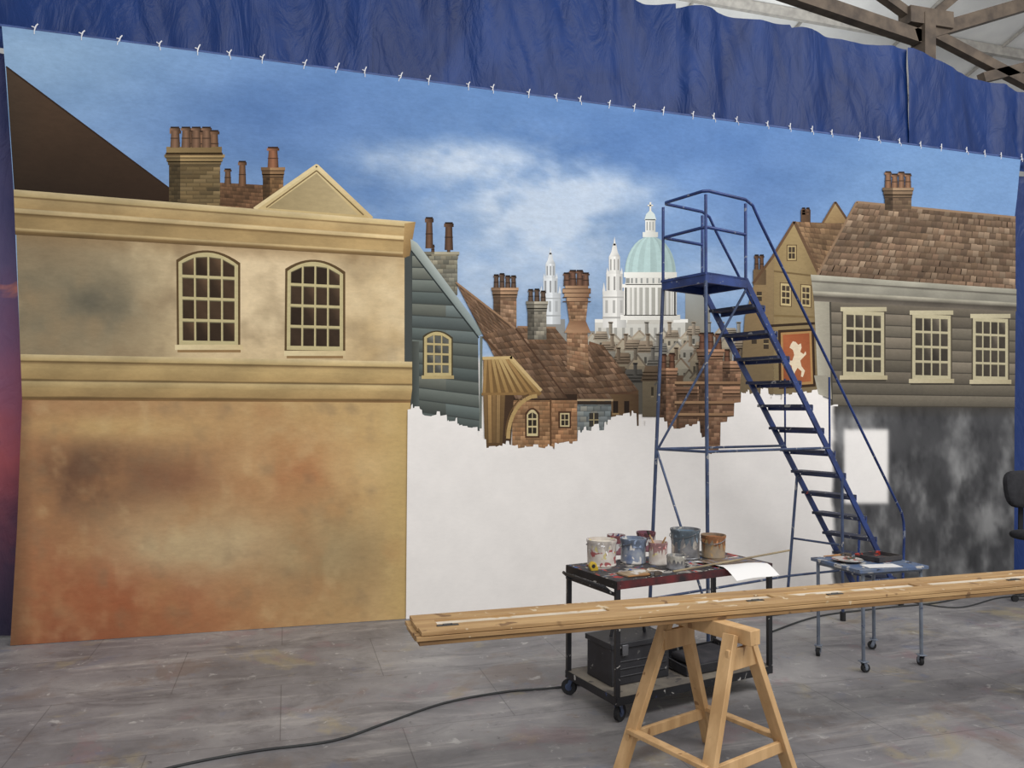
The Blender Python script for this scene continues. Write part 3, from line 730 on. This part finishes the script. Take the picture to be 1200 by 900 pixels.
legs=[(pt(-hl,hw,PZ-.05),FLf),(pt(-hl,-hw,PZ-.05),NLf)]
for a,b in legs: o.tube([a,b+Vector((0,0,.05))],.013,1)
tm=.58
mz=PZ*(1-tm)+.06*tm
mN=pt(hl+LR*tm,-hw,mz);mF=pt(hl+LR*tm,hw,mz)
mNf=pt(hl+LR*tm-.03,-hw-.02,.05);mFf=pt(hl+LR*tm-.12,hw+.02,.05)
o.tube([mN,mNf],.012,1);o.tube([mF,mFf],.012,1)
o.tube([mNf.lerp(mN,.5),mFf.lerp(mF,.5)],.009,1)
def at_z(a,b,z): t=(a.z-z)/(a.z-b.z); return a.lerp(b,t)
zb=1.38
n1_=at_z(legs[1][0],legs[1][1],zb);f1_=at_z(legs[0][0],legs[0][1],zb)
o.tube([n1_,pt(hl+LR*.5,-hw,zb)],.010,1);o.tube([f1_,pt(hl+LR*.5,hw,zb)],.010,1);o.tube([n1_,f1_],.010,1)
o.tube([pt(hl,-hw,PZ-.08),pt(-hl-.03,hw+.02,1.38)],.009,1)
zl=.28
nl=at_z(legs[1][0],legs[1][1],zl);fl=at_z(legs[0][0],legs[0][1],zl)
o.tube([nl,fl],.010,1); o.tube([nl,at_z(mN,mNf,zl)],.010,1);o.tube([fl,at_z(mF,mFf,zl)],.010,1)
o.tube([at_z(mN,mNf,zl),pt(hl+LR*.93,-hw,.25)],.010,1);o.tube([at_z(mF,mFf,zl),pt(hl+LR*.93,hw,.25)],.010,1)
o.tube([f1_,nl],.009,1)
for p in(FLf,NLf,mNf,mFf,pt(hl+LR,-hw,0),pt(hl+LR,hw,0)):
    o.tube([Vector((p.x,p.y,.0)),Vector((p.x,p.y,.07))],.022,3,12)
o.build()

# ================================================================== castor helper
def castor(o,p,r,mm,mr,ang=0):
    d=Vector((math.cos(ang),math.sin(ang),0)); ax=Vector((-math.sin(ang),math.cos(ang),0))
    c=Vector((p[0],p[1],r))+d*r*.5
    o.tube([c-ax*.012,c+ax*.012],r,mr,18)
    o.tube([c-ax*.014,c+ax*.014],r*.45,mm,12)
    for sg in(-1,1): o.bar(c+ax*.017*sg,Vector((p[0],p[1],2*r+.012))+ax*.017*sg,.022,.004,mm,up=ax)
    o.box((p[0],p[1],2*r+.014),(.05,.05,.006),mm,rz=ang)
    return 2*r+.017
# ================================================================== PAINT TROLLEY
blk=pm('black_trolley_paint',(34,34,38),(22,22,25),.5,scale=10,spots=[(26,.67,(170,168,164)),(18,.7,(60,80,140))])
shelf=pm('paint_spattered_shelf',(70,66,66),(44,44,46),.6,scale=12,spots=[(9,.56,(150,146,140)),(14,.62,(160,52,44)),(19,.64,(60,90,150)),(23,.65,(214,206,190))])
redp=pm('red_painted_lip',(104,38,40),(40,30,34),.5,scale=9)
th2=math.radians(12); C0=Vector((1.70,3.786,0)); e1=Vector((math.cos(th2),math.sin(th2),0)); e2=Vector((-math.sin(th2),math.cos(th2),0)); CL=1.145; CWd=.5
def cp(p,q,z): return C0+e1*p+e2*q+Vector((0,0,z))
lowshelf=pm('worn_plywood_shelf',(126,118,106),(92,86,80),.8,scale=6,spots=[(12,.62,(70,66,64))])
o=MB('paint_trolley',[blk,shelf,redp,rub,gr,lowshelf])
for p,q,a in((.03,.03,.6),(.03,CWd-.03,2.4),(CL-.03,.03,3.6),(CL-.03,CWd-.03,.9)):
    castor(o,cp(p,q,0),.045,4,3,a)
for p in(.012,CL-.012):
    for q in(.012,CWd-.012):
        o.bar(cp(p,q,.10),cp(p,q,.748),.026,.026,0)
for z,mt in((.755,1),(.145,5)):
    o.box(cp(CL/2,CWd/2,z-.009),(CL,CWd,.008),mt,rz=th2)
    for a,b in(((0,0),(CL,0)),((0,CWd),(CL,CWd)),((0,0),(0,CWd)),((CL,0),(CL,CWd))):
        o.bar(cp(*a,z-.026),cp(*b,z-.026),.006,.042,2 if (z>.5 and a==(0,0) and b==(CL,0)) else 0)
o.bar(cp(0,0,.68),cp(0,CWd,.68),.006,.02,0); 
o.tube([cp(0,.05,.68),cp(-.05,.05,.72),cp(-.06,.08,.72),cp(-.06,CWd-.08,.72),cp(-.05,CWd-.05,.72),cp(0,CWd-.05,.68)],.009,0)
o.build()
ST=.7505
tinm=pm('tin_plate',(168,168,170),(120,120,124),.35,metal=.7,scale=14,spots=[(22,.6,(206,200,190))])
wire=pm('wire_handle',(120,120,122),None,.4,metal=.8)
def tin(u,v,r,h,body,paint,drip,handle=True,sticks=0,z=ST,pos=None):
    p=pos or on_floor(u,v,z); 
    mats=[body,pm('wet_paint',paint,mul(paint,.9),.35,scale=20),pm('dried_drips',drip,mul(drip,.8),.6,scale=25,spots=[(30,.6,mul(drip,1.4))]),wire,pm('stirrer_wood',(190,150,100),None,.7),pm('dark_bristle',(50,42,36),None,.9)]
    o=MB('paint_tin',mats)
    x,y=p.x,p.y
    o.lathe((x,y,z),[(r*.96,0),(r,.004),(r,.01),(r*.97,.013),(r*.97,h-.012),(r*1.03,h-.008),(r*1.03,h),(r*.95,h),(r*.93,h-.02),(0.001,h-.02)],0,32)
    o.lathe((x,y,z),[(r*.925,h-.024),(r*.925,h-.016),(.001,h-.014)],1,28)
    n=40; rg=random.Random(int(u*7+v)); low=[h*(.55+.38*rg.random()) if k%3 else h*(.2+.5*rg.random()) for k in range(n)]
    vs=[];fs=[]
    for k in range(n):
        a=2*math.pi*k/n
        for (rr2,zz) in((r*1.045,h+.001),(r*1.045,h-.012),(r*.995,h-.02),(r*.99,low[k])): vs.append((x+rr2*math.cos(a),y+rr2*math.sin(a),z+zz))
    for k in range(n):
        k2=(k+1)%n
        for j in range(3): fs.append((k*4+j,k*4+j+1,k2*4+j+1,k2*4+j))
    o._add(vs,fs,2)
    ang=rg.uniform(0,3); hx=Vector((math.cos(ang),math.sin(ang),0)); pr=Vector((-hx.y,hx.x,0))
    if handle:
        pts=[Vector((x,y,z+h-.02))+hx*r*1.05*math.cos(a)+pr*r*1.12*math.sin(a)+Vector((0,0,-.03*math.sin(a))) for a in [i/10*math.pi for i in range(11)]]
        o.tube(pts,.0022,3,6)
    for k in range(sticks):
        a=rg.uniform(0,6.28); q=Vector((x+r*.4*math.cos(a),y+r*.4*math.sin(a),z+h-.02)); e=Vector((x+r*1.0*math.cos(a),y+r*1.0*math.sin(a),z+h+rg.uniform(.03,.06)))
        o.tube([q,e],[.006,.004],4,8)
        if k%2==0: o.bar(e,e+(e-q).normalized()*.025,.018,.008,5)
    o.build()
cream=pm('white_plastic_tub',(206,200,192),(180,168,158),.6,scale=12,spots=[(15,.6,(150,80,80)),(20,.62,(196,184,130))])
pinkb=pm('red_label_tin',(132,78,82),(108,68,80),.5,scale=12,spots=[(15,.52,(184,182,180)),(20,.62,(50,60,110))])
blueb=pm('blue_label_tin',(88,102,132),(146,150,154),.4,scale=14,spots=[(15,.54,(196,192,186))])
rust=pm('ochre_stained_tin',(146,124,96),(110,102,92),.5,scale=12,spots=[(15,.56,(162,130,84))])
tin(705,662,.086,.150,cream,(226,216,200),(200,192,184))
tin(742,659,.076,.145,blueb,(120,136,156),(108,120,140))
tin(771,661,.055,.130,cream,(150,66,80),(164,124,122),handle=False,sticks=2)
tin(803,654,.088,.180,tinm,(84,114,136),(98,110,120))
tin(836,653,.074,.140,rust,(180,108,60),(156,106,70))
tin(792,667,.052,.080,tinm,(214,208,196),(186,182,172),handle=False,sticks=0)
tin(757,645,.060,.120,pinkb,(60,70,110),(104,64,70))
tin(722,649,.055,.120,pinkb,(120,50,60),(134,84,86),handle=False)
wood=lambda nm,c:pm(nm,c,mul(c,.8),.6,scale=6,stretch=(1,6,6),spots=None)
o=MB('mixing_palette_board',[pm('paint_smeared_board',(170,150,120),(136,116,92),.6,scale=10,spots=[(12,.56,(200,194,186)),(16,.62,(116,80,54))])])
p=cp(.24,.11,ST); o.box((p.x,p.y,ST+.006),(.26,.10,.010),0,rz=th2+.05); o.build(bevel=.002)
def brush(name,p,q,rh=.007,bw=.05):
    p=Vector(p);q=Vector(q);q=p+(q-p).normalized()*.22
    o=MB(name,[wood('brush_handle_wood',(170,120,70)),pm('brush_ferrule',(150,150,150),None,.3,metal=.9),pm('brush_bristle',(60,48,40),(90,80,70),.9,scale=30)])
    f=p.lerp(q,.66);g=p.lerp(q,.76)
    o.tube([p,p.lerp(q,.3),p.lerp(q,.5),f],[rh*.6,rh*.8,rh*1.3,rh],0,10)
    o.bar(f,g,bw*.8,.018,1); o.bar(g,q,bw,.02,2); o.build(bevel=.002)
brush('paint_brush',cp(.10,.035,ST+.011),cp(.32,.035,ST+.011),bw=.035)
o=MB('maulstick',[pm('bamboo_stick',(150,134,104),(120,106,84),.6)])
a=cp(.42,.045,ST+.007);b_=cp(1.36,.06,ST+.05); o.tube([a,a.lerp(b_,.5),b_],.006,0,8)
o.build()
o=MB('tape_measure',[pm('yellow_plastic',(206,176,54),(186,156,48),.4),rub])
p=cp(.05,.30,ST)
o.lathe((p.x,p.y,ST+.026),[(.020,-.014),(.023,-.012),(.023,.012),(.020,.014)],0,24,mtx=Matrix.Rotation(math.pi/2,3,'X'))
o.lathe((p.x,p.y,ST+.026),[(.011,-.016),(.011,.016)],1,20,mtx=Matrix.Rotation(math.pi/2,3,'X'))
o.box((p.x+.008,p.y,ST+.011),(.042,.027,.022),0); o.build(bevel=.002)
m,nt,b=new_mat('printed_design_sheet')
tc=nt.nodes.new('ShaderNodeTexCoord'); sp=nt.nodes.new('ShaderNodeSeparateXYZ'); nt.links.new(tc.outputs['Generated'],sp.inputs[0])
nn=noise_node(nt,9,5,tc.outputs['Generated']); rq=ramp(nt,[(.35,S((90,106,140))),(.5,S((130,108,84))),(.65,S((60,50,44)))]); nt.links.new(nn.outputs[0],rq.inputs[0])
def rng_mask(sock,lo,hi):
    a=nt.nodes.new('ShaderNodeMath');a.operation='GREATER_THAN';a.inputs[1].default_value=lo;nt.links.new(sock,a.inputs[0])
    b2=nt.nodes.new('ShaderNodeMath');b2.operation='LESS_THAN';b2.inputs[1].default_value=hi;nt.links.new(sock,b2.inputs[0])
    c2=nt.nodes.new('ShaderNodeMath');c2.operation='MULTIPLY';nt.links.new(a.outputs[0],c2.inputs[0]);nt.links.new(b2.outputs[0],c2.inputs[1]);return c2.outputs[0]
mm=nt.nodes.new('ShaderNodeMath');mm.operation='MULTIPLY';nt.links.new(rng_mask(sp.outputs[0],.06,.94),mm.inputs[0]);nt.links.new(rng_mask(sp.outputs[1],.42,.94),mm.inputs[1])
nt.links.new(mix(nt,mm.outputs[0],S((226,224,222)),rq.outputs[0]),b.inputs['Base Color']); b.inputs['Roughness'].default_value=.5
o=MB('printed_design_sheet',[m])
vs=[];fs=[]
for j in range(11):
    q=.21-.29*j/10
    for i in range(9):
        pp=.72+.34*i/8
        z=ST+.010+.003*math.sin(i*.9+j*.5)-max(0,-q-.0)**1.2*1.3
        vs.append(tuple(cp(pp+.06*j/10,q,z)))
for j in range(10):
    for i in range(8): a=j*9+i; fs.append((a,a+1,a+10,a+9))
o._add(vs,fs,0); o.build()
tb=pm('black_toolbox_plastic',(30,30,34),(44,44,48),.5,scale=10,spots=[(20,.66,(120,118,116))])
o=MB('toolbox',[tb,pm('grey_latch',(120,120,124),None,.4,metal=.6),redp])
c=cp(.27,.26,0); o.box(c+Vector((0,0,.243)),(.40,.24,.20),0,rz=th2); o.box(c+Vector((0,0,.36)),(.42,.26,.03),0,rz=th2)
for dx in(-.12,.12): o.box(c+e1*dx-e2*.133+Vector((0,0,.335)),(.04,.012,.06),1,rz=th2)
o.tube([c-e1*.12+Vector((0,0,.375)),c-e1*.11+Vector((0,0,.42)),c-e1*.08+Vector((0,0,.435)),c+e1*.08+Vector((0,0,.435)),c+e1*.11+Vector((0,0,.42)),c+e1*.12+Vector((0,0,.375))],.010,0)
for dz in(.19,.23,.27): o.box(c-e2*.122+Vector((0,0,dz)),(.36,.006,.008),0,rz=th2)
o.build(bevel=.006)
o=MB('black_paint_tray',[tb])
c=cp(.80,.24,.142); 
o.box(c+Vector((0,0,.006)),(.50,.32,.008),0,rz=th2)
for a,b,w in((-.25,0,1),(.25,0,1)): o.bar(c+e1*a-e2*.16+Vector((0,0,.03)),c+e1*a+e2*.16+Vector((0,0,.05)),.008,.05,0)
for q in(-.16,.16): o.bar(c-e1*.25+e2*q+Vector((0,0,.03)),c+e1*.25+e2*q+Vector((0,0,.03)),.008,.05,0)
o.build(bevel=.002)
o=MB('folded_dust_sheet',[pm('dark_cloth',(34,34,40),(56,54,58),.95,scale=10,bump=.4)])
o.box(c+e1*.04+Vector((0,0,.036)),(.36,.24,.05),0,rz=th2+.1); ob=o.build(bevel=.018)

# ================================================================== CASTOR TABLE
stl=pm('grey_blue_tube_steel',(128,136,148),(100,108,122),.4,metal=.3,scale=10,spots=[(24,.66,(70,80,110))])
o=MB('castor_table',[stl,pm('blue_table_top',(76,98,134),(104,112,126),.5,scale=10,spots=[(12,.56,(186,182,176)),(17,.6,(40,44,60))]),rub])
a0=Vector((3.573,4.136,0)); f1=Vector((.47,.012,0)); f2=Vector((-.05,.37,0)); TH=.66
cor=[a0,a0+f1,a0+f1+f2,a0+f2]
for k,p in enumerate(cor):
    castor(o,p,.028,0,2,k*1.3); o.tube([p+Vector((0,0,.07)),p+Vector((0,0,TH-.02))],.012,0)
for k in range(4):
    q=cor[(k+1)%4]; o.tube([cor[k]+Vector((0,0,TH-.035)),q+Vector((0,0,TH-.035))],.011,0)
ctr=a0+f1*.5+f2*.5; o.box(ctr+Vector((0,0,TH-.012)),(.56,.46,.022),1,rz=.03)
o.build(bevel=.002)
o=MB('plate_palette',[pm('white_enamel',(190,186,180),(150,146,142),.4,scale=10,spots=[(14,.58,(150,60,50)),(19,.6,(60,70,60))])])
o.lathe(ctr+Vector((-.15,.02,TH)),[(.05,0),(.075,.010),(.10,.018),(.098,.020),(.072,.012),(.001,.008)],0,28); o.build()
o=MB('paint_brush_tray',[pm('dark_tray',(40,40,48),(70,66,64),.5,scale=12,spots=[(14,.6,(170,60,50))])])
c=ctr+Vector((.12,.04,TH)); o.box(c+Vector((0,0,.006)),(.24,.18,.01),0,rz=.2)
for dx in(-.12,.12): o.box(c+Matrix.Rotation(.2,3,'Z')@Vector((dx,0,.02)),(.008,.18,.03),0,rz=.2)
for dy in(-.09,.09): o.box(c+Matrix.Rotation(.2,3,'Z')@Vector((0,dy,.02)),(.24,.008,.03),0,rz=.2)
o.build()
brush('paint_brush',ctr+Vector((-.22,.17,TH+.012)),ctr+Vector((.08,.19,TH+.012)))
o=MB('paper_sheet',[pm('white_paper',(226,224,222),(210,208,206),.7)])
c=ctr+Vector((-.04,-.16,TH+.002)); o.box(c,(.24,.10,.003),0,rz=-.1); o.build()

# ================================================================== TRESTLES + FLATS
pine=pm('pine_wood',(210,172,124),(182,144,98),.6,scale=5,stretch=(3,3,.6),bump=.15,spots=[(9,.68,(150,112,74))])
def trestle(cx,cy,dirv,fe=.14,be=-.22):
    o=MB('sawhorse',[pine])
    d=Vector(dirv).normalized(); n=Vector((-d.y,d.x,0)); 
    c=Vector((cx,cy,0)); top=.728
    a=c+d*(be-.10);b=c+d*(fe+.09)
    o.bar(a+Vector((0,0,top-.0325)),b+Vector((0,0,top-.0325)),.065,.065,0)
    for e in(be,fe):
        for sg in(-1,1):
            fp=c+d*(e+.06*(1 if e>0 else -1))+n*sg*.31
            hp2=c+d*e+n*sg*.05+Vector((0,0,top-.03))
            o.bar(hp2,fp+Vector((0,0,.004)),.032,.062,0,up=d)
        l=c+d*(e+.045*(1 if e>0 else -1)); 
        o.bar(l+n*.27+Vector((0,0,.17)),l-n*.27+Vector((0,0,.17)),.02,.05,0)
        o.bar(c+d*(e+.02)+n*.10+Vector((0,0,top-.13)),c+d*(e+.02)-n*.10+Vector((0,0,top-.13)),.02,.09,0)
    for sg in(-1,1):
        o.bar(c+d*(be-.05)+n*sg*.25+Vector((0,0,.20)),c+d*(fe+.05)+n*sg*.25+Vector((0,0,.20)),.045,.02,0,up=(0,0,1))
    o.build(bevel=.003)
trestle(1.855,3.09,(.33,-.945,0))
trestle(4.48,3.22,(.1,-.99,0),.2,-.2)
lum=pm('old_batten_timber',(184,150,104),(152,118,78),.7,scale=5,stretch=(.5,5,5),bump=.2,spots=[(8,.66,(126,96,64)),(15,.66,(200,180,148))])
lum2=pm('old_batten_timber_dark',(150,116,74),(116,86,54),.7,scale=5,stretch=(.5,5,5),bump=.2,spots=[(8,.64,(96,72,46))])
can=pm('primed_canvas_strip',(216,206,190),(192,178,156),.85,scale=6,spots=[(7,.6,(178,150,110))])
mtl=pm('steel_hinge',(90,88,86),None,.4,metal=.8)
o=MB('stacked_timber_flats',[lum,can,mtl,pm('dark_gap',(84,58,34),(60,40,24),.8),lum2])
a=Vector((.50,3.14,0)); dr=Vector((1,.03,0)).normalized(); nn_=Vector((-dr.y,dr.x,0)); LN=4.4
def fp(p,q,z): return a+dr*p+nn_*q+Vector((0,0,z))
z0=.729
for k,(off,zz) in enumerate(((.012,0),(0,.0185),(.02,.037))):
    for q in(-.082,.082): o.bar(fp(off,q+.003*(-1)**k,z0+zz+.008),fp(LN-off,q,z0+zz+.008),.096,.0165,(4,0,0)[k])
    for p in np.arange(off+.04,LN,.86): o.bar(fp(p,-.06,z0+zz+.008),fp(p,.06,z0+zz+.008),.09,.0155,0)
    o.bar(fp(off+.02,0,z0+zz+.004),fp(LN-.02,0,z0+zz+.004),.10,.006,1 if k==2 else 3)
for p in(.14,1.6,2.05,3.2):
    o.box(fp(p,-.06,z0+.055),(.09,.018,.004),2,rz=.03); o.tube([fp(p-.02,-.06,z0+.058),fp(p+.02,-.06,z0+.058)],.004,2,8)
o.build(bevel=.002)

# ================================================================== CABLES
cabm=pm('black_cable',(48,50,50),(36,36,38),.6)
def cable(pts,r=.008):
    P3=[on_floor(u,v,r) for u,v in pts]
    out=[]
    for i in range(len(P3)-1):
        p0=P3[max(0,i-1)];p1=P3[i];p2=P3[i+1];p3=P3[min(len(P3)-1,i+2)]
        for k in range(8):
            t=k/8; out.append(.5*((2*p1)+(p2-p0)*t+(2*p0-5*p1+4*p2-p3)*t*t+(3*p1-p0-3*p2+p3)*t**3))
    out.append(P3[-1])
    for q in out:q.z=r
    o=MB('floor_cable',[cabm]); o.tube(out,r,0,8); o.build()
cable([(150,915),(210,897),(300,880),(390,868),(450,848),(520,824),(590,811),(650,806),(690,800)],.0065)
cable([(905,740),(960,722),(1040,712),(1100,706),(1160,694),(1230,690)],.007)
cable([(1050,702),(1120,712),(1175,700),(1240,698)],.006)
cable([(900,722),(940,716),(1000,708),(1060,705)],.006)

# ================================================================== OFFICE CHAIR (right edge)
chm=pm('black_chair_fabric',(26,26,30),(40,40,44),.9,scale=20)
o=MB('office_chair',[chm,rub])
c=Vector((6.50,5.25,0))
def cush(o,ctr,sx,sy,sz,mat,mtx=None,n=12):
    vs=[];fs=[]
    mtx=mtx or Matrix.Identity(3)
    for i in range(n+1):
        ph=-math.pi/2+math.pi*i/n
        for k in range(2*n):
            th_=2*math.pi*k/(2*n)
            f=lambda x,e:math.copysign(abs(x)**e,x)
            q=Vector((sx*f(math.cos(ph),.45)*f(math.cos(th_),.5),sy*f(math.cos(ph),.45)*f(math.sin(th_),.5),sz*f(math.sin(ph),.7)))
            vs.append(Vector(ctr)+mtx@q)
    for i in range(n):
        for k in range(2*n):
            k2=(k+1)%(2*n); fs.append((i*2*n+k,i*2*n+k2,(i+1)*2*n+k2,(i+1)*2*n+k))
    o._add(vs,fs,mat)
cush(o,c+Vector((0,0,.58)),.24,.23,.045,0)
cush(o,c+Vector((.0,.20,.98)),.23,.045,.17,0,Matrix.Rotation(-.15,3,'X'))
o.bar(c+Vector((0,.1,.54)),c+Vector((0,.24,.58)),.06,.012,1); o.bar(c+Vector((0,.25,.57)),c+Vector((0,.24,.95)),.05,.012,1,up=(0,1,0))
o.tube([c+Vector((0,0,.10)),c+Vector((0,0,.54))],[.03,.022],1,14)
for k in range(5):
    a_=k*2*math.pi/5+.3; e=c+Vector((.28*math.cos(a_),.28*math.sin(a_),.075))
    o.bar(c+Vector((0,0,.11)),e,.045,.03,1)
    o.tube([e+Vector((-.012*math.sin(a_),.012*math.cos(a_),-.047)),e+Vector((.012*math.sin(a_),-.012*math.cos(a_),-.047))],.028,1,14)
o.build()

# ================================================================== LIGHT
w=bpy.data.worlds.new('hall_daylight'); scene.world=w; w.use_nodes=True
w.node_tree.nodes['Background'].inputs[0].default_value=(.97,.98,1,1); w.node_tree.nodes['Background'].inputs[1].default_value=.60
def area(name,loc,tgt,sx,sy,e,col=(1,1,1)):
    l=bpy.data.lights.new(name,'AREA'); l.shape='RECTANGLE'; l.size=sx;l.size_y=sy;l.energy=e;l.color=col
    ob=bpy.data.objects.new(name,l); ob.location=loc
    ob.rotation_euler=(Vector(tgt)-Vector(loc)).to_track_quat('-Z','Y').to_euler(); scene.collection.objects.link(ob)
area('overhead_softbox',(3,-1.5,7.5),(3,6,1.5),10,3,600,(1,.985,.96))  # added softbox above and behind the camera, lights the cloth evenly
area('overhead_softbox',(8,1,7.0),(4,6,2),4,3,150,(1,.98,.94))  # second added softbox, out of view on the right
area('ceiling_fill',(3,9.5,6.6),(3,12,9.4),12,1.5,120,(.95,.98,1))  # added fill behind the tarps, aimed up to brighten the roof lining
